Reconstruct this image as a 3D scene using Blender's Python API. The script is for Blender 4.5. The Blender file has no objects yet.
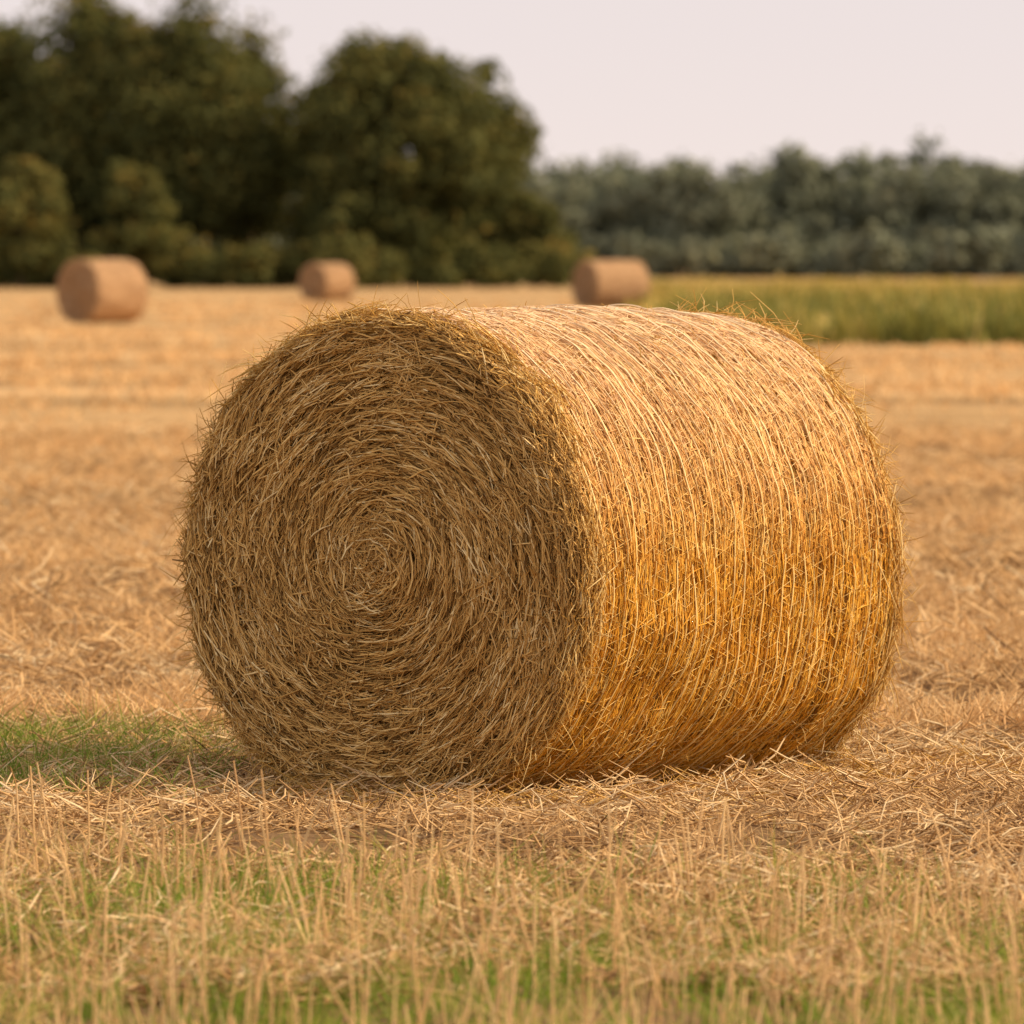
import bpy, math
import numpy as np
rng = np.random.default_rng(7)
scene = bpy.context.scene
scene.view_settings.view_transform = 'Standard'
scene.view_settings.look = 'None'
scene.view_settings.exposure = 0

# ------------------------------------------------------------ helpers
def vnoise(x, y, seed=0):
    x = np.asarray(x, float); y = np.asarray(y, float)
    xi = np.floor(x); yi = np.floor(y); fx = x-xi; fy = y-yi
    fx = fx*fx*(3-2*fx); fy = fy*fy*(3-2*fy)
    def h(a, b):
        v = np.sin(a*127.1+b*311.7+seed*74.7)*43758.5453
        return v-np.floor(v)
    return (h(xi, yi)*(1-fx)+h(xi+1, yi)*fx)*(1-fy)+(h(xi, yi+1)*(1-fx)+h(xi+1, yi+1)*fx)*fy

def mesh_obj(name, verts, faces, mat, attrs=None, parent=None, smooth=True):
    verts = np.asarray(verts, np.float32).reshape(-1, 3)
    faces = np.asarray(faces, np.int32)
    k = faces.shape[1]
    me = bpy.data.meshes.new(name)
    me.vertices.add(len(verts)); me.vertices.foreach_set('co', verts.ravel())
    me.loops.add(faces.size); me.loops.foreach_set('vertex_index', faces.ravel())
    me.polygons.add(len(faces))
    me.polygons.foreach_set('loop_start', np.arange(0, faces.size, k, dtype=np.int32))
    me.polygons.foreach_set('loop_total', np.full(len(faces), k, dtype=np.int32))
    me.update(calc_edges=True)
    if smooth:
        me.polygons.foreach_set('use_smooth', np.ones(len(faces), bool))
    if attrs:
        for n, a in attrs.items():
            at = me.attributes.new(n, 'FLOAT', 'POINT')
            at.data.foreach_set('value', np.asarray(a, np.float32).ravel())
    me.materials.append(mat)
    ob = bpy.data.objects.new(name, me)
    scene.collection.objects.link(ob)
    if parent: ob.parent = parent
    return ob

def norm(v):
    return v/np.maximum(np.linalg.norm(v, axis=-1, keepdims=True), 1e-9)

def tubes(paths, rad, sides=3, taper=0.6):
    N, K, _ = paths.shape
    t = norm(np.gradient(paths, axis=1))
    ref = norm(rng.normal(size=(N, 1, 3)))
    n1 = norm(np.cross(t, ref)); n2 = np.cross(t, n1)
    prof = np.ones(K); prof[0] = taper; prof[-1] = taper
    r = rad[:, None]*prof[None, :]
    a = np.arange(sides)*2*np.pi/sides
    V = paths[:, :, None, :]+r[:, :, None, None]*(np.cos(a)[None, None, :, None]*n1[:, :, None, :]+np.sin(a)[None, None, :, None]*n2[:, :, None, :])
    idx = np.arange(N*K*sides).reshape(N, K, sides)
    nx = np.roll(idx, -1, axis=2)
    F = np.stack([idx[:, :-1], nx[:, :-1], nx[:, 1:], idx[:, 1:]], axis=-1).reshape(-1, 4)
    return V.reshape(-1, 3), F, K*sides

def ribbons(paths, rad, tip=0.15, base=1.0):
    N, K, _ = paths.shape
    t = norm(np.gradient(paths, axis=1))
    ref = norm(rng.normal(size=(N, 1, 3)))
    n1 = norm(np.cross(t, ref))
    prof = np.linspace(base, tip, K)
    r = rad[:, None, None]*prof[None, :, None]
    V = np.stack([paths-n1*r, paths+n1*r], axis=2)
    idx = np.arange(N*K*2).reshape(N, K, 2)
    F = np.stack([idx[:, :-1, 0], idx[:, :-1, 1], idx[:, 1:, 1], idx[:, 1:, 0]], axis=-1).reshape(-1, 4)
    return V.reshape(-1, 3), F, K*2

def strands(name, paths, rad, mat, rnd, parent=None, mode='tube', **kw):
    V, F, k = (tubes if mode == 'tube' else ribbons)(paths, rad, **kw)
    return mesh_obj(name, V, F, mat, {'rnd': np.repeat(rnd, k)}, parent)

# ------------------------------------------------------------ materials
def ramp(nt, stops):
    r = nt.nodes.new('ShaderNodeValToRGB')
    el = r.color_ramp.elements
    while len(el) < len(stops): el.new(0.5)
    for e, (p, c) in zip(el, stops):
        e.position = p; e.color = (*c, 1)
    return r

def strand_mat(name, stops, rough=0.6, transl=0.0, spec=0.25, top=None, zr=(0.8, 1.5)):
    m = bpy.data.materials.new(name); m.use_nodes = True
    nt = m.node_tree; b = nt.nodes['Principled BSDF']
    at = nt.nodes.new('ShaderNodeAttribute'); at.attribute_name = 'rnd'
    r = ramp(nt, stops); nt.links.new(at.outputs['Fac'], r.inputs[0])
    col = r.outputs[0]
    geo = nt.nodes.new('ShaderNodeNewGeometry')
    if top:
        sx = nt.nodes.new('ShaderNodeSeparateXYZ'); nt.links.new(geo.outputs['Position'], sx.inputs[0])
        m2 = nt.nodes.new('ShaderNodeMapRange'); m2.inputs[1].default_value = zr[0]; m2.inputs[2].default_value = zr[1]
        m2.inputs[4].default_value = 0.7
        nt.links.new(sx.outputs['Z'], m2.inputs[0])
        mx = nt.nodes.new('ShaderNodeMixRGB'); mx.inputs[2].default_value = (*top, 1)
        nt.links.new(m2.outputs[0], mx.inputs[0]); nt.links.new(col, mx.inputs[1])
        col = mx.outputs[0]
    nt.links.new(col, b.inputs['Base Color'])
    b.inputs['Roughness'].default_value = rough
    b.inputs['Specular IOR Level'].default_value = spec
    if transl > 0:
        tr = nt.nodes.new('ShaderNodeBsdfTranslucent'); nt.links.new(col, tr.inputs[0])
        mx = nt.nodes.new('ShaderNodeMixShader'); mx.inputs[0].default_value = transl
        nt.links.new(b.outputs[0], mx.inputs[1]); nt.links.new(tr.outputs[0], mx.inputs[2])
        nt.links.new(mx.outputs[0], nt.nodes['Material Output'].inputs[0])
    return m

M_face = strand_mat('straw_face', [(0, (.22, .12, .035)), (.35, (.58, .355, .115)), (.75, (.84, .57, .22)), (1, (.96, .79, .46))])
M_side = strand_mat('straw_side', [(0, (.42, .18, .02)), (.4, (.78, .39, .04)), (.8, (.90, .54, .09)), (1, (.95, .72, .28))], top=(.93, .70, .52), zr=(.7, 1.5))  # lower straw colour holds orange bounce light; top paler from weathering
M_rim = strand_mat('straw_rim', [(0, (.56, .33, .08)), (.5, (.84, .55, .17)), (1, (.96, .79, .42))], transl=.25)
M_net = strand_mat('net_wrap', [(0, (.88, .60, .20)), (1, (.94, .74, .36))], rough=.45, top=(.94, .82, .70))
M_litter = strand_mat('litter', [(0, (.26, .15, .075)), (.3, (.60, .38, .18)), (.7, (.84, .59, .32)), (1, (.93, .77, .52))], transl=.15)
M_stub = strand_mat('stubble_mat', [(0, (.38, .23, .10)), (.4, (.76, .49, .24)), (1, (.92, .71, .42))], transl=.25)
M_grass = strand_mat('grass_mat', [(0, (.11, .20, .02)), (.35, (.25, .36, .045)), (.6, (.50, .48, .12)), (.8, (.76, .58, .25)), (1, (.90, .72, .42))], transl=.35)
M_crop = strand_mat('tall_grass_mat', [(0, (.12, .145, .035)), (.5, (.25, .25, .06)), (.8, (.45, .36, .09)), (1, (.60, .45, .17))], transl=.25)
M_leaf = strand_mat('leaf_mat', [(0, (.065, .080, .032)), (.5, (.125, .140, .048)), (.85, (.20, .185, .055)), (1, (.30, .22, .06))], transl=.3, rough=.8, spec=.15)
M_leaf_far = strand_mat('leaf_far_mat', [(0, (.19, .225, .175)), (.6, (.22, .25, .19)), (1, (.26, .275, .19))], transl=.2, rough=.9, spec=.1)  # bluish-grey distance haze is mixed into these leaf colours
M_bark = strand_mat('bark', [(0, (.06, .045, .03)), (1, (.12, .09, .06))], rough=.9)

# ------------------------------------------------------------ camera
F_PX = 8000.0; CAM_H = 1.67; HOR = 255.0
cam = bpy.data.cameras.new('camera'); camo = bpy.data.objects.new('camera', cam)
scene.collection.objects.link(camo); scene.camera = camo
cam.sensor_width = 36; cam.lens = F_PX/1024*36
cam.clip_start = 0.5; cam.clip_end = 20000
camo.location = (0, 0, CAM_H)
camo.rotation_euler = (math.pi/2-math.atan((512-HOR)/F_PX), 0, 0)
cam.dof.use_dof = True; cam.dof.focus_distance = 24.0; cam.dof.aperture_fstop = 6.2

# ------------------------------------------------------------ world & sun
EL = math.radians(34); SD = np.array([0.97, 0.03]); SD /= np.linalg.norm(SD)
w = bpy.data.worlds.new('World'); scene.world = w; w.use_nodes = True
nt = w.node_tree; bg = nt.nodes['Background']
sky = nt.nodes.new('ShaderNodeTexSky'); sky.sky_type = 'NISHITA'; sky.sun_disc = False
sky.sun_elevation = EL; sky.sun_rotation = math.atan2(SD[0], SD[1]); sky.dust_density = 4; sky.air_density = 1.2
tc = nt.nodes.new('ShaderNodeTexCoord'); sx = nt.nodes.new('ShaderNodeSeparateXYZ')
nt.links.new(tc.outputs['Generated'], sx.inputs[0])
hz = ramp(nt, [(0, (1, 1, 1)), (.08, (.97, .97, .97)), (.45, (.85, .85, .85)), (1, (.75, .75, .75))])
nt.links.new(sx.outputs['Z'], hz.inputs[0])
hc = ramp(nt, [(0, (.91, .785, .735)), (.03, (.86, .765, .75)), (.3, (.90, .76, .63)), (1, (.90, .76, .63))])
nt.links.new(sx.outputs['Z'], hc.inputs[0])
sc = nt.nodes.new('ShaderNodeVectorMath'); sc.operation = 'SCALE'; sc.inputs['Scale'].default_value = 10
nt.links.new(hc.outputs[0], sc.inputs[0])
mx = nt.nodes.new('ShaderNodeMixRGB')
nt.links.new(hz.outputs[0], mx.inputs[0]); nt.links.new(sky.outputs[0], mx.inputs[1]); nt.links.new(sc.outputs[0], mx.inputs[2])
nt.links.new(mx.outputs[0], bg.inputs[0]); bg.inputs[1].default_value = 0.10
sun = bpy.data.lights.new('sun', 'SUN'); suno = bpy.data.objects.new('sun', sun); scene.collection.objects.link(suno)
sun.energy = 4.7; sun.angle = math.radians(4); sun.color = (1, .74, .43)
from mathutils import Vector
sd = Vector((SD[0]*math.cos(EL), SD[1]*math.cos(EL), math.sin(EL)))
suno.rotation_euler = (-sd).to_track_quat('-Z', 'Y').to_euler()
suno.location = sd*50

# ------------------------------------------------------------ ground
CNX, CNY = -.392, 24.26
def gh(x, y):
    fall = np.clip((90-y)/40, 0, 1)
    h = .07*(vnoise(x*.8, y*.8, 1)-.5)+.06*(vnoise(x*3, y*3, 2)-.5)+.035*(vnoise(x*8, y*8, 3)-.5)
    d = np.hypot((x-.15)/1.5, (y-25.1)/1.5)
    return h*fall*np.clip(d-.6, 0.1, 1)
fine = np.arange(-4, 4.001, .07)
g = 4*1.12**np.arange(1, 62)
xs = np.concatenate([-g[::-1], fine, g])
yf = np.arange(14, 34, .07)
gy = 34+.1*(1.1**np.arange(1, 112)-1)/.1
ys = np.concatenate([np.array([-300, -100, -30, 0, 6, 10, 12, 13]), yf, gy])
X, Y = np.meshgrid(xs, ys)
Z = gh(X, Y)
nyy, nxx = X.shape
idx = np.arange(nyy*nxx).reshape(nyy, nxx)
F = np.stack([idx[:-1, :-1], idx[:-1, 1:], idx[1:, 1:], idx[1:, :-1]], -1).reshape(-1, 4)
gm = bpy.data.materials.new('field_ground'); gm.use_nodes = True
nt = gm.node_tree; b = nt.nodes['Principled BSDF']; b.inputs['Roughness'].default_value = .95; b.inputs['Specular IOR Level'].default_value = .1
geo = nt.nodes.new('ShaderNodeNewGeometry')
def mapped_noise(scale, detail=4, rough=.6):
    mp = nt.nodes.new('ShaderNodeMapping'); mp.inputs['Scale'].default_value = scale
    nt.links.new(geo.outputs['Position'], mp.inputs[0])
    n = nt.nodes.new('ShaderNodeTexNoise'); n.inputs['Scale'].default_value = 1; n.inputs['Detail'].default_value = detail; n.inputs['Roughness'].default_value = rough
    nt.links.new(mp.outputs[0], n.inputs['Vector']); return n.outputs['Fac']
bands = mapped_noise((.02, .16, .1), 3)
mid = mapped_noise((.5, 1.0, 1), 5, .75)
finen = mapped_noise((14, 22, 14), 5, .7)
def mathn(op, a, bb):
    m = nt.nodes.new('ShaderNodeMath'); m.operation = op
    for i, v in enumerate((a, bb)):
        if isinstance(v, (int, float)): m.inputs[i].default_value = v
        else: nt.links.new(v, m.inputs[i])
    return m.outputs[0]
f1 = mathn('ADD', mathn('MULTIPLY', bands, .6), mathn('MULTIPLY', mid, .28))
f1 = mathn('ADD', f1, mathn('MULTIPLY', finen, .12))
r = ramp(nt, [(.38, (.20, .125, .065)), (.455, (.36, .24, .12)), (.52, (.54, .36, .185)), (.60, (.72, .50, .28))])
nt.links.new(f1, r.inputs[0])
sxyz = nt.nodes.new('ShaderNodeSeparateXYZ'); nt.links.new(geo.outputs['Position'], sxyz.inputs[0])
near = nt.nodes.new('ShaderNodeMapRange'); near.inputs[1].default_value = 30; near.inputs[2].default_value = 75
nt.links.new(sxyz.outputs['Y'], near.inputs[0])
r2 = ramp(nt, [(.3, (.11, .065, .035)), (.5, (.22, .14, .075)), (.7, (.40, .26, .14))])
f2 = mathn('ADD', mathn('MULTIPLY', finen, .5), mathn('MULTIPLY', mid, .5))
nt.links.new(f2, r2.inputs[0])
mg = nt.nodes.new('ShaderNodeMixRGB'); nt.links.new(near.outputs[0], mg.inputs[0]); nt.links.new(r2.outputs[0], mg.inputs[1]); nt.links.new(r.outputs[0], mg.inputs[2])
nt.links.new(mg.outputs[0], b.inputs['Base Color'])
bp = nt.nodes.new('ShaderNodeBump'); bp.inputs['Distance'].default_value = .03; bp.inputs['Strength'].default_value = .8
nt.links.new(finen, bp.inputs['Height']); nt.links.new(bp.outputs[0], b.inputs['Normal'])
mesh_obj('ground', np.stack([X, Y, Z], -1), F, gm)

# ------------------------------------------------------------ bale
BL = 1.75
def make_bale(name, c_near, theta, L, R, n_far=2.75, n_near=2.10, detail=1.0, hero=False):
    root = bpy.data.objects.new(name, None); scene.collection.objects.link(root)
    ax = np.array([math.sin(theta), math.cos(theta), 0]); u = np.array([math.cos(theta), -math.sin(theta), 0]); zz = np.array([0, 0, 1.])
    c0 = np.array([c_near[0], c_near[1], 0.])
    def shape(phi, s):
        c = np.cos(phi); sn = np.sin(phi)
        s = np.clip(s, 0, 1)
        n = n_near+(n_far-n_near)*s
        k = (np.abs(c)**n+np.abs(sn)**n)**(-1/n)
        up = 1-(.022*s if hero else 0)*np.clip(sn, 0, 1)
        return np.where(sn < 0, k, 1.0)*up
    def P(phi, s, rr, off=0.0):
        k = rr*shape(phi, s)
        return c0+ax*(s*L-off)[..., None]+u*(k*np.cos(phi))[..., None]+zz*(R*.99+k*np.sin(phi))[..., None]
    def sideR(phi, s):
        d = np.minimum(s, 1-s)*L
        e = .045*(np.clip(.07-d, 0, .07)/.07)**2
        w = .032*(vnoise(s*L*2.2+3, np.cos(phi)*2+np.sin(phi)*3, 11)-.5)+.018*(vnoise(s*L*9, phi*1.2, 12)-.5)+.014*(vnoise(s*L*14, phi*7, 13)-.5)
        return R*(1-.016*np.clip(s, 0, 1))-e+w*(R/.75)
    nph = 144; ss = np.concatenate([np.linspace(0, .05, 6), np.linspace(.08, .92, 30), np.linspace(.95, 1, 6)])
    ph = np.linspace(0, 2*np.pi, nph, endpoint=False)
    PH, S = np.meshgrid(ph, ss)
    RR = sideR(PH, S)-.006
    rows = P(PH, S, RR)
    rr = np.linspace(1, .0, 26)[1:]
    def endcap(s, sign):
        out = []
        for q in rr:
            r_ = (R-.045)*q*np.ones(nph)
            off = sign*(-.008+.006*np.sin(r_/R*.75*2*np.pi/.04+ph)+.01*(1-q))
            out.append(P(ph, np.full(nph, s), r_, off))
        return np.array(out)
    V = np.concatenate([endcap(0., 1)[::-1], rows, endcap(1., -1)], 0)
    nr = V.shape[0]; idx = np.arange(nr*nph).reshape(nr, nph); nx = np.roll(idx, -1, 1)
    F = np.stack([idx[:-1], idx[1:], nx[1:], nx[:-1]], -1).reshape(-1, 4)
    bm = bpy.data.materials.new(name+'_core'); bm.use_nodes = True
    nt = bm.node_tree; b = nt.nodes['Principled BSDF']; b.inputs['Roughness'].default_value = .9
    g_ = nt.nodes.new('ShaderNodeNewGeometry')
    no = nt.nodes.new('ShaderNodeTexNoise'); no.inputs['Scale'].default_value = 45 if hero else 9; no.inputs['Detail'].default_value = 4
    nt.links.new(g_.outputs['Position'], no.inputs['Vector'])
    rp = ramp(nt, [(.3, (.26, .14, .03)), (.7, (.60, .34, .07))] if hero else [(.3, (.50, .32, .18)), (.7, (.64, .44, .27))])
    nt.links.new(no.outputs['Fac'], rp.inputs[0]); nt.links.new(rp.outputs[0], b.inputs['Base Color'])
    bp = nt.nodes.new('ShaderNodeBump'); bp.inputs['Distance'].default_value = .01; nt.links.new(no.outputs['Fac'], bp.inputs['Height']); nt.links.new(bp.outputs[0], b.inputs['Normal'])
    mesh_obj('body', V, F, bm, None, root)
    K = 4; tt = np.linspace(-.5, .5, K)[None, :]
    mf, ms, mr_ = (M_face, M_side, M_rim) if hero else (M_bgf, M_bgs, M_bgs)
    def face(nm, N, s_at, sign):
        r0 = (R-.012)*np.sqrt(rng.uniform(0, 1, N)); r0[:N//40] = rng.uniform(0, .12, N//40)
        p0 = rng.uniform(0, 2*np.pi, N)
        ln = rng.uniform(.03, .14, N)*(1 if hero else 1.6)
        ln = np.minimum(ln, r0*1.4+.03)
        rough = np.clip(vnoise(np.cos(p0)*r0*7+9, np.sin(p0)*r0*7+9, 27)*1.6-.4, 0, 1)
        tilt = rng.normal(-.08, .16, N)*(1+rough); wild = rng.random(N) < .08+.16*rough; tilt[wild] = rng.normal(0, .9, wild.sum())
        cmix = np.clip(1-r0/.2, 0, 1); tilt += rng.normal(0, 1.0, N)*cmix
        rr_ = r0[:, None]+np.sin(tilt)[:, None]*tt*ln[:, None]
        rr_ = np.clip(np.abs(rr_), .005, R+.004)
        pp = p0[:, None]+np.cos(tilt)[:, None]*tt*ln[:, None]/np.maximum(r0, .03)[:, None]
        wob = .022*(vnoise(np.cos(p0)*4+7, np.sin(p0)*4+7, 23)-.5)
        lump = .045*(vnoise(np.cos(p0)*r0*6+5, np.sin(p0)*r0*6+5, 21)-.5)+.024*(vnoise((r0+wob)*22, p0*3, 22)-.5)
        ridge = .012*np.sin((r0+wob*2)*2*np.pi/.045+p0)*(1-.6*rough)
        layer = rng.uniform(0, 1, N)
        off = .010+lump+ridge+layer*.018+.015*(1-r0/R)-.05*(np.clip(r0-(R-.06), 0, .06)/.06)**2
        lift = rng.normal(0, .008, N); li = rng.random(N) < .07; lift[li] = rng.uniform(.01, .045, li.sum())
        off = off[:, None]+lift[:, None]*tt*2+rng.normal(0, .0015, (N, K))
        pts = P(pp, np.full((N, K), s_at), rr_, sign*off)
        rnd = np.clip(.12+.55*layer+10*ridge*.8+rng.normal(0, .22, N)+.3*(vnoise(r0*16, np.cos(p0)*3+np.sin(p0)*2+9, 5)-.5), 0, 1)
        strands(nm, pts, rng.uniform(.0014, .0036, N)*(1 if hero else 3), mf, rnd, root)
    face('end_face_straw', int(28000*detail), 0., 1)
    face('rear_face_straw', int(5000*detail), 1., -1)
    def side(nm, N, mat, wildp=.10):
        k3 = np.linspace(-.5, .5, 3)[None, :]
        s0 = rng.uniform(0, 1, N); p0 = rng.uniform(0, 2*np.pi, N)
        ln = rng.uniform(.02, .11, N)*(1 if hero else 1.6)
        al = rng.normal(0, .20, N); wi = rng.random(N) < wildp; al[wi] = rng.uniform(-1.5, 1.5, wi.sum())
        pp = p0[:, None]+np.cos(al)[:, None]*k3*ln[:, None]/R
        s_ = np.clip(s0[:, None]+np.sin(al)[:, None]*k3*ln[:, None]/L, 0.002, .998)
        layer = rng.uniform(0, 1, N)
        lift = rng.normal(0, .002, N)
        rr_ = sideR(pp, s_)+.001+layer[:, None]*.008+lift[:, None]*k3*2+rng.normal(0, .0008, (N, 3))
        pts = P(pp, s_, rr_)
        rnd = np.clip(.22+.45*layer+rng.normal(0, .2, N)+.35*(vnoise(s0*L*5, p0*4, 9)-.5), 0, 1)
        strands(nm, pts, rng.uniform(.0012, .0027, N)*(1 if hero else 3), mat, rnd, root)
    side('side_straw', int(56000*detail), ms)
    # fringe poking out through net and rims
    N = int(13500*detail)
    s0 = rng.uniform(0, 1, N); p0 = rng.uniform(0, 2*np.pi, N)
    rim = rng.random(N) < .55; s0[rim] = np.where(rng.random(rim.sum()) < .55, np.abs(rng.normal(0, .014, rim.sum())), 1-np.abs(rng.normal(0, .018, rim.sum())))
    s0 = np.clip(s0, 0, 1)
    ln = rng.uniform(.012, .045, N); ln[rim] = .015+.125*rng.random(rim.sum())**2.2
    t1 = np.linspace(0, 1, K)[None, :]
    da = rng.normal(0, .9, N); ds = rng.normal(0, .9, N); dr = rng.uniform(.1, 1.2, N)**1.2
    ds[rim & (s0 < .5)] -= .3; ds[rim & (s0 > .5)] += .3
    nn = np.sqrt(da**2+ds**2+dr**2); da, ds, dr = da/nn, ds/nn, dr/nn
    cv = rng.normal(0, .5, N)[:, None]
    pp = p0[:, None]+(da[:, None]*t1+cv*t1**2)*ln[:, None]/R
    s_ = s0[:, None]+ds[:, None]*t1*ln[:, None]/L
    droop = -.25*(t1**2)*ln[:, None]*rng.uniform(0, 1, N)[:, None]
    rr_ = sideR(p0, s0)[:, None]-.004+dr[:, None]*t1*ln[:, None]
    pts = P(pp, s_, rr_); pts[..., 2] = np.maximum(pts[..., 2]+droop, .004)
    strands('fringe_straw', pts, rng.uniform(.0009, .0019, N)*(1 if hero else 3), mr_, rng.random(N), root, taper=.5)
    # long straw hugging the rims
    N = int(4600*detail)
    endn = rng.random(N) < .6
    p0 = rng.uniform(0, 2*np.pi, N); ln = rng.uniform(.05, .2, N)
    dd = np.abs(rng.normal(0, .034, N))*(.3+1.5*vnoise(p0*5, p0*0, 44)); s0 = np.where(endn, dd/L, 1-dd/L)
    al = rng.normal(0, .45, N)
    pp = p0[:, None]+np.cos(al)[:, None]*tt*ln[:, None]/R
    s_ = s0[:, None]+np.sin(al)[:, None]*tt*ln[:, None]/L
    rr_ = sideR(p0, np.clip(s0, 0, 1))[:, None]+rng.uniform(0, .028, N)[:, None]*(.2+1.4*vnoise(p0*8, s0*0, 45))[:, None]+rng.normal(0, .008, N)[:, None]*tt*2
    pts = P(pp, s_, rr_); pts[..., 2] = np.maximum(pts[..., 2], .003)
    strands('rim_straw', pts, rng.uniform(.0015, .003, N)*(1 if hero else 3), mr_, rng.random(N), root)
    if hero:
        nrail = 32; seg = 230
        pr = np.linspace(0, 2*np.pi, seg+1)
        S0 = (np.arange(nrail)+.5)/nrail
        def wob(p, s): return s+.010*(vnoise(p*1.3, s*12, 32)-.5)+.004*(vnoise(p*5, s*60, 33)-.5)
        pp = np.tile(pr, (nrail, 1))
        s_ = wob(pp, S0[:, None]+0*pp)
        hid = .011*(vnoise(pp*12, S0[:, None]*50+0*pp, 35)-.5)+.006*(vnoise(pp*2, S0[:, None]*9+0*pp, 36)-.5)
        rr_ = sideR(pp, s_)+.0095+hid
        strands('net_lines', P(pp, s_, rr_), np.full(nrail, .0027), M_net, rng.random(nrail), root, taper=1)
        I, J = np.meshgrid(np.arange(nrail-1), np.arange(seg), indexing='ij')
        pa = pr[J].ravel(); pb = pr[J+1].ravel()
        ev = ((J+I) % 2 == 0).ravel()
        sA = S0[I].ravel(); sB = S0[I+1].ravel()
        a_s = np.where(ev, wob(pa, sA), wob(pa, sB)); b_s = np.where(ev, wob(pb, sB), wob(pb, sA))
        q = np.linspace(0, 1, 4)[None, :]
        pp = pa[:, None]+(pb-pa)[:, None]*q; s_ = a_s[:, None]+(b_s-a_s)[:, None]*q
        keep = rng.random(len(pa)) < .7
        pp = pp[keep]; s_ = s_[keep]
        rr_ = sideR(pp, s_)+.0075+.005*(vnoise(pp*7, s_*40, 37)-.5)
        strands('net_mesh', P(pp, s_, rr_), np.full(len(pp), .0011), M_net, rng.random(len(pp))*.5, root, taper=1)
    return root

M_bgf = strand_mat('old_straw_face', [(0, (.34, .21, .12)), (.5, (.52, .34, .20)), (1, (.66, .46, .29))])
M_bgs = strand_mat('old_straw_side', [(0, (.46, .29, .17)), (.5, (.66, .45, .27)), (1, (.78, .56, .37))])
TH = math.radians(35)
make_bale('hay_bale', (CNX, CNY), TH, BL, .755, hero=True)
def bgbale(px, ybase, hpx, wpx, th, nm='hay_bale'):
    d = CAM_H*F_PX/(ybase-HOR); R = hpx/F_PX*d/2
    W = wpx/F_PX*d; t = math.radians(th)
    L = (W-2*R*math.cos(t))/math.sin(abs(t))
    x = (px-512)/F_PX*d
    make_bale(nm, (x-math.sin(t)*L/2, d-math.cos(t)*L/2+.3), t, L, R, 2.2, 2.1, detail=.07)
bgbale(102, 323, 64, 92, 45)
bgbale(327, 302, 39, 56, 42)
bgbale(611, 309, 49, 78, 58)

# ------------------------------------------------------------ straw on ground
def under_bale(x, y):
    dx = x-CNX; dy = y-CNY
    a = dx*math.sin(TH)+dy*math.cos(TH); u = dx*math.cos(TH)-dy*math.sin(TH)
    return (a > .02) & (a < BL-.02) & (np.abs(u) < .45)
def fgmask(x, y):
    edge = 21.0-.75*x+1.6*(vnoise(x*1.3, y*.7, 41)-.5)
    return np.clip((edge-y)/1.6, 0, 1)
def litter(nm, N, wf, y0, y1, lmin, lmax, rad, flat=.18, K=3, thick=.03):
    y = y0*(y1/y0)**rng.random(N); x = rng.uniform(-1, 1, N)*wf*y
    dens = np.clip(-.14+1.9*vnoise(x*1.5, y*.9, 51)*(.4+.8*vnoise(x*5, y*3, 52)), .05, 1)
    k = (rng.random(N) < dens) & ~under_bale(x, y)
    x = x[k]; y = y[k]; N = len(x)
    a = rng.uniform(0, np.pi*2, N); ln = rng.uniform(lmin, lmax, N)
    t = np.linspace(-.5, .5, K)[None, :]
    ben = rng.normal(0, .9, N)
    px = x[:, None]+np.cos(a[:, None]+ben[:, None]*t)*t*ln[:, None]
    py = y[:, None]+np.sin(a[:, None]+ben[:, None]*t)*t*ln[:, None]
    tilt = rng.normal(0, flat, N)
    base = rng.uniform(.002, thick, N)*vnoise(x*5, y*4, 55)*2
    pz = gh(px, py)+base[:, None]+np.abs(tilt)[:, None]*ln[:, None]*(t+.5)+.004*rng.normal(size=(N, K))
    rnd = np.clip(.25+base/thick*.36+rng.normal(0, .24, N)+.4*(vnoise(x*1.5, y*1.5, 56)-.5), 0, 1)
    strands(nm, np.stack([px, py, pz], -1), rng.uniform(.5, 1.3, N)*rad, M_litter, rnd)
litter('straw_litter', 100000, .10, 17.5, 33, .03, .17, .0032, thick=.05, flat=.28)
litter('straw_litter.001', 42000, .085, 31, 75, .06, .26, .0055, flat=.3, thick=.06)
def drift(N):
    dx = rng.uniform(-.1, 2.9, N); a0 = rng.normal(0, .15, N)
    x = CNX+math.sin(TH)*dx*.9+math.cos(TH)*(.50+np.abs(a0)*2.2); y = CNY+math.cos(TH)*dx*.9-math.sin(TH)*(.50+np.abs(a0)*2.2)
    f = rng.random(N) < .38
    uu = rng.uniform(-.75, .85, N); ff = .03+np.abs(rng.normal(0, .2, N))
    x = np.where(f, CNX+math.cos(TH)*uu-math.sin(TH)*ff, x); y = np.where(f, CNY-math.sin(TH)*uu-math.cos(TH)*ff, y)
    a = rng.uniform(0, 2*np.pi, N); ln = rng.uniform(.05, .2, N)
    t = np.linspace(-.5, .5, 4)[None, :]
    ben = rng.normal(0, 1.3, N)
    px = x[:, None]+np.cos(a[:, None]+ben[:, None]*t)*t*ln[:, None]; py = y[:, None]+np.sin(a[:, None]+ben[:, None]*t)*t*ln[:, None]
    pz = gh(px, py)+(rng.random(N)*.03)[:, None]+(np.abs(rng.normal(0, .18, N))*ln)[:, None]*(t+.5)
    strands('loose_straw', np.stack([px, py, pz], -1), rng.uniform(.0014, .0028, N), M_rim, rng.random(N)*.9)
drift(5600)

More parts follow.
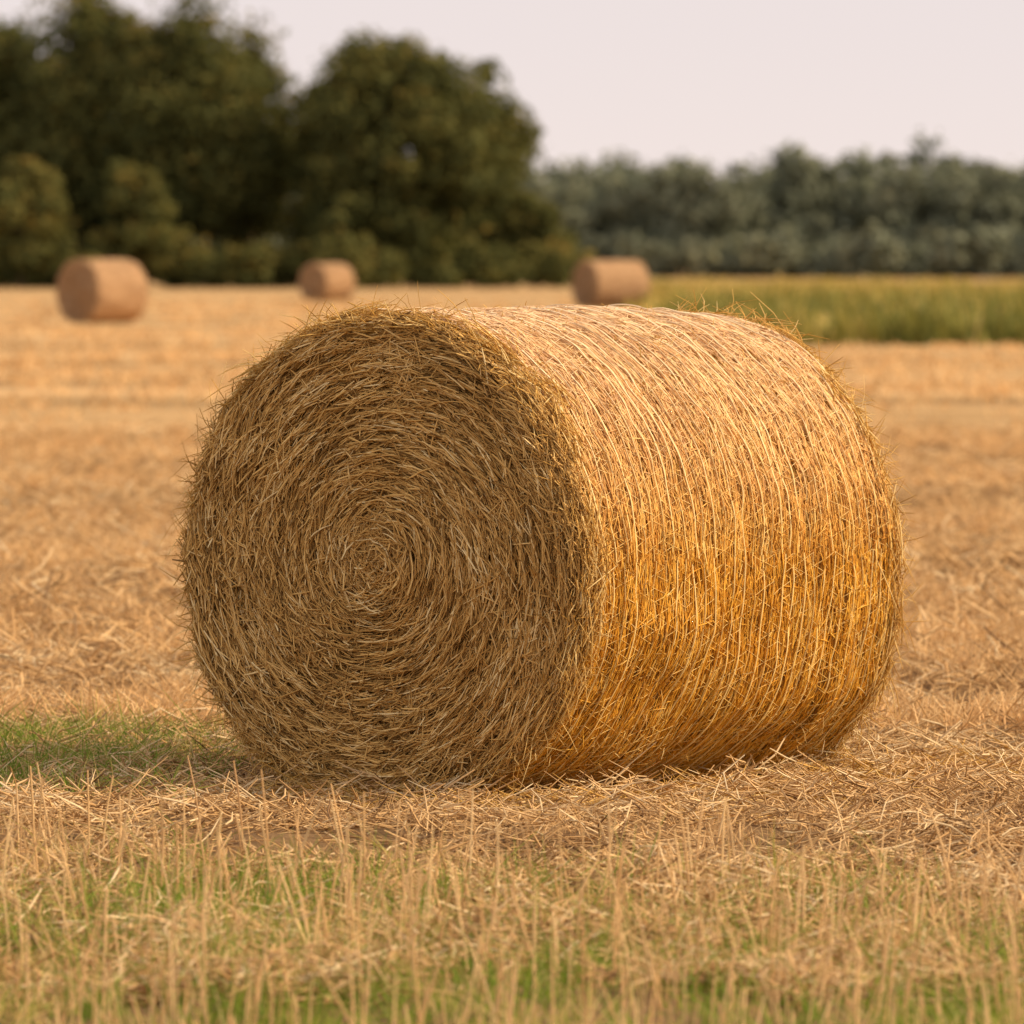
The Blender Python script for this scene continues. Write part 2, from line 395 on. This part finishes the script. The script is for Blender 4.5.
def upright(nm, x, y, hmin, hmax, rad, mat, rnd, lean=.2, curl=.3, mode='ribbon', K=4, tip=.15):
    N = len(x)
    h = hmin+(hmax-hmin)*rng.random(N)
    a = rng.uniform(0, 2*np.pi, N); l0 = np.abs(rng.normal(0, lean, N)); cu = np.abs(rng.normal(0, curl, N))
    t = np.linspace(0, 1, K)[None, :]
    hor = (l0[:, None]*t+cu[:, None]*t*t)*h[:, None]
    px = x[:, None]+np.cos(a)[:, None]*hor; py = y[:, None]+np.sin(a)[:, None]*hor
    pz = gh(x, y)[:, None]-.005+t*h[:, None]*(1-.35*np.clip(cu, 0, 1.5)[:, None]*t)
    pts = np.stack([px, py, pz], -1)
    if mode == 'ribbon': return strands(nm, pts, rad, mat, rnd, mode='ribbon', tip=tip)
    return strands(nm, pts, rad, mat, rnd, taper=.7)

def stubble(nm, nt_, per, x0f, y0, y1, h, rad, spread, sc_=(.25, .8)):
    yy = np.exp(rng.uniform(np.log(y0), np.log(y1), nt_)); xx = rng.uniform(-1, 1, nt_)*x0f*yy
    k = (rng.random(nt_) < .08+2.4*np.clip(vnoise(xx*sc_[0], yy*sc_[1], 61)-.38, 0, 1)) & ~((xx > -1.8) & (xx < 2.0) & (yy > 23.5) & (yy < 27))
    xx = xx[k]; yy = yy[k]
    x = np.repeat(xx, per)+rng.normal(0, spread, len(xx)*per); y = np.repeat(yy, per)+rng.normal(0, spread, len(xx)*per)
    tr = np.repeat(rng.random(len(xx)), per)
    rr = rad*np.maximum(1, y/45)*rng.uniform(.6, 1.2, len(x))
    upright(nm, x, y, h*.4, h, rr, M_stub, np.clip(tr*.5+rng.random(len(x))*.5, 0, 1), lean=.45, curl=.4, tip=.5, K=3)
stubble('stubble', 9000, 12, .09, 26.5, 75, .17, .0037, .04, (1.1, .7))
stubble('stubble.001', 7000, 9, .085, 70, 290, .15, .008, .13, (.10, .16))
N = 5200
x = rng.uniform(-3, 3.2, N); y = rng.uniform(18, 27, N); k = (~under_bale(x, y)) & (vnoise(x*1.4, y*1.4, 71) > .5)
k &= ~((x > -1.3) & (x < 1.4) & (y > 23.6) & (y < 27)); x = x[k]; y = y[k]
x = np.repeat(x, 6)+rng.normal(0, .025, len(x)*6); y = np.repeat(y, 6)+rng.normal(0, .025, len(y)*6)
upright('stubble.002', x, y, .03, .10, rng.uniform(.0016, .003, len(x)), M_stub, rng.random(len(x)), lean=.5, K=3)

def tufts(nm, ntuft, per, x0, x1, y0, y1, greenf, hlo, hhi, sp=.035, maskf=None, gmean=.27):
    cx = rng.uniform(x0, x1, ntuft); cy = rng.uniform(y0, y1, ntuft)
    k = rng.random(ntuft) < maskf(cx, cy); cx = cx[k]; cy = cy[k]; n = len(cx)
    th = rng.uniform(.35, 1, n); gr = rng.random(n) < greenf(cx, cy)
    x = np.repeat(cx, per)+rng.normal(0, sp, n*per); y = np.repeat(cy, per)+rng.normal(0, sp, n*per)
    T = np.repeat(th, per); G = np.repeat(gr, per)
    rn = np.clip(np.where(G, rng.normal(gmean, .17, n*per), rng.normal(.80, .17, n*per)), 0, 1)
    upright(nm, x, y, hlo*T, hhi*T, rng.uniform(.0014, .0031, n*per), M_grass, rn, lean=.38, curl=.6)
gf = lambda x, y: np.clip((vnoise(x*1.6+4, y*1.1, 82)-.02)*1.8, .25, .95)
tufts('grass', 3500, 16, -2.4, 2.5, 15.5, 22.6, gf, .04, .25, maskf=lambda x, y: fgmask(x, y)*np.clip(.15+1.25*vnoise(x*3, y*2, 81), 0, 1))
N = 2600
x = rng.uniform(-2.4, 2.5, N); y = rng.uniform(15.4, 22.4, N); k = rng.random(N) < (.10+fgmask(x, y))*(.2+1.1*vnoise(x*3, y*2, 83)); x = x[k]; y = y[k]
upright('dry_stalks', x, y, .08, .32, rng.uniform(.0016, .0038, len(x)), M_stub, rng.uniform(.5, 1, len(x)), lean=.16, curl=.10, mode='tube')
# green tufts left of the bale
tufts('grass.001', 620, 18, -2.4, -.85, 23.6, 27.2, lambda x, y: .8+0*x, .05, .24, sp=.045, gmean=.2,
      maskf=lambda x, y: np.where(under_bale(x, y) | (vnoise(x*2.5+1, y*1.4, 91) < .30), 0., 1.)*np.clip((-.9-x)*3+.1, 0, 1))
tufts('grass.002', 30, 20, .2, 1.5, 18.0, 21.2, lambda x, y: .85+0*x, .03, .17, sp=.05, maskf=lambda x, y: 1.+0*x, gmean=.2)

# ------------------------------------------------------------ tall green crop at the right
N = 42000
y = 148+rng.random(N)**1.7*190; x = 3.0+rng.random(N)**1.1*(48)
k = (vnoise(x*.5, y*.2, 95) > .12) & (rng.random(N) < np.clip((x-3.0)/1.5, .1, 1)); x = x[k]; y = y[k]
hh = .54+.40*vnoise(x*.9, y*.15, 96)
edge = np.clip((x-2.8)/1.6, .3, 1)
N = len(x)
rnd = np.clip(.04+.35*vnoise(x*.35, y*.06, 97)+.4*vnoise(x*2.5, y*.3, 98)+rng.normal(0, .2, N)+.4*np.clip((y-180)/90, 0, 1), 0, 1)
upright('tall_grass', x, y, hh*.6*edge, hh*1.1*edge, rng.uniform(.025, .06, N), M_crop, rnd, lean=.25, curl=.2, tip=.5, K=3)

# ------------------------------------------------------------ trees
def leafcards(centers, size, nrm):
    N = len(centers)
    t1 = norm(np.cross(nrm, norm(rng.normal(size=(N, 3))))); t2 = np.cross(nrm, t1)
    s = size[:, None]
    V = np.stack([centers-t1*s, centers-t2*s*.6, centers+t1*s, centers+t2*s*.6], 1)
    return V.reshape(-1, 3), np.arange(N*4).reshape(N, 4)
def crown(cx, cy, z0, z1, hw, nclump, nleaf, lsz, csz, bias=0., loose=1.5):
    cz = (z0+z1)/2; hz = (z1-z0)/2
    d = norm(rng.normal(size=(nclump, 3)))
    q = rng.uniform(.15, 1, nclump)**.5*.88
    wz = 1.0-.22*np.clip(d[:, 2], 0, 1)
    C = np.stack([cx+d[:, 0]*q*hw*wz, cy+d[:, 1]*q*hw*.8, cz+d[:, 2]*q*hz], 1)
    cr = rng.uniform(.5, 1.35, nclump)*csz
    ct = rng.uniform(-.2, .2, nclump)
    ci = rng.integers(0, nclump, nclump*nleaf)
    dl = norm(rng.normal(size=(len(ci), 3)))
    rad = cr[ci]*rng.uniform(.15, loose, len(ci))**.8
    p = C[ci]+dl*rad[:, None]*np.array([1.15, 1, .9])
    p[:, 2] = np.where(p[:, 2] < .1, rng.uniform(.1, .8, len(p)), p[:, 2])
    nrm = norm(dl+rng.normal(0, .7, dl.shape)+np.array([0, 0, .3]))
    rnd = np.clip(.42+bias+ct[ci]+.24*dl[:, 2]+rng.normal(0, .16, len(ci)), 0, 1)  # clump tops coloured lighter, as if lit from above
    V, F = leafcards(p, rng.uniform(.6, 1.3, len(ci))*lsz, nrm)
    return V, F, np.repeat(rnd, 4), C
def tree(px, hwpx, ytop, d, bias=0., skirt=.03, nclump=100, nleaf=200):
    cx = (px-512)/F_PX*d; H = CAM_H+(HOR-ytop)/F_PX*d; hw = hwpx/F_PX*d
    root = bpy.data.objects.new('deciduous_tree', None); scene.collection.objects.link(root)
    V, F, rn, C = crown(cx, d, H*skirt, H, hw, nclump, nleaf, .22, H*.078, bias)
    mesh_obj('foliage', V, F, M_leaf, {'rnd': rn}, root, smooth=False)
    K = 8; t = np.linspace(0, 1, K)
    tp = np.stack([cx+.3*np.sin(t*3+px), d+.2*np.cos(t*4), t*H*.8], 1)[None]
    def taper_tube(paths, r0, r1, nm):
        V, F, k = tubes(paths, np.full(len(paths), 1.0), sides=8, taper=1)
        Vv = V.reshape(len(paths), -1, 8, 3); c = paths[:, :, None, :]
        rr = np.linspace(r0, r1, paths.shape[1])[None, :, None, None]
        Vv = c+(Vv-c)*rr
        mesh_obj(nm, Vv.reshape(-1, 3), F, M_bark, {'rnd': np.full(Vv.size//3, .5)}, root)
    taper_tube(tp, H*.022, H*.005, 'trunk')
    sel = C[rng.choice(len(C), min(26, len(C)), replace=False)]
    st = np.stack([np.full(len(sel), cx), np.full(len(sel), d), np.clip(sel[:, 2]*.6, H*.1, H*.7)], 1)
    tt_ = np.linspace(0, 1, 6)[None, :, None]
    pth = st[:, None]+(sel-st)[:, None]*tt_; pth[..., 2] += np.sin(tt_[..., 0]*np.pi)*.3
    taper_tube(pth, H*.009, H*.002, 'limbs')
tree(-5, 95, -2, 414, nclump=125)
tree(85, 85, -26, 410, nclump=125)
tree(180, 90, -26, 408, nclump=140)
tree(245, 52, 20, 412, nclump=75)
tree(400, 112, 16, 406, nclump=175)
tree(478, 66, 52, 410, nclump=90)
tree(325, 42, 60, 409, nclump=45)
tree(22, 52, 145, 398, bias=.14, nclump=35)
tree(140, 48, 145, 400, bias=.12, nclump=35)
tree(540, 34, 185, 408, nclump=30)
tree(340, 40, 190, 400, bias=.05, nclump=25)
tree(-150, 100, 20, 410)
tree(-320, 120, 0, 412)

vs, fs, rs = [], [], []; o = 0
for px in np.arange(-520, 575, 16):
    d = 400+rng.uniform(-3, 8); hpx = rng.uniform(24, 60)
    V, F, rn, C = crown((px-512)/F_PX*d, d, 0, hpx/F_PX*d, rng.uniform(.9, 1.5), 9, 110, .20, .6, rng.uniform(-.1, .12))
    vs.append(V); fs.append(F+o); rs.append(rn); o += len(V)
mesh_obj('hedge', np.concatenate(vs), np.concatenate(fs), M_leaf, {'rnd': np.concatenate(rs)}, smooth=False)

vs, fs, rs = [], [], []; o = 0
for row in range(2):
    for px in np.arange(-560, 1500, 26):
        d = 590+row*14+rng.uniform(-5, 5)
        yt = 157+row*-5+rng.normal(0, 6)+5*math.sin(px*.013)
        if 610 < px < 665: yt -= 14
        H = CAM_H+(HOR-yt)/F_PX*d
        V, F, rn, C = crown((px-512+rng.uniform(-8, 8))/F_PX*d, d, -1.5 if row else 0, H, rng.uniform(2.0, 3.8), 26, 60, .36, .95, rng.uniform(-.15, .15), loose=1.7)
        vs.append(V); fs.append(F+o); rs.append(rn); o += len(V)
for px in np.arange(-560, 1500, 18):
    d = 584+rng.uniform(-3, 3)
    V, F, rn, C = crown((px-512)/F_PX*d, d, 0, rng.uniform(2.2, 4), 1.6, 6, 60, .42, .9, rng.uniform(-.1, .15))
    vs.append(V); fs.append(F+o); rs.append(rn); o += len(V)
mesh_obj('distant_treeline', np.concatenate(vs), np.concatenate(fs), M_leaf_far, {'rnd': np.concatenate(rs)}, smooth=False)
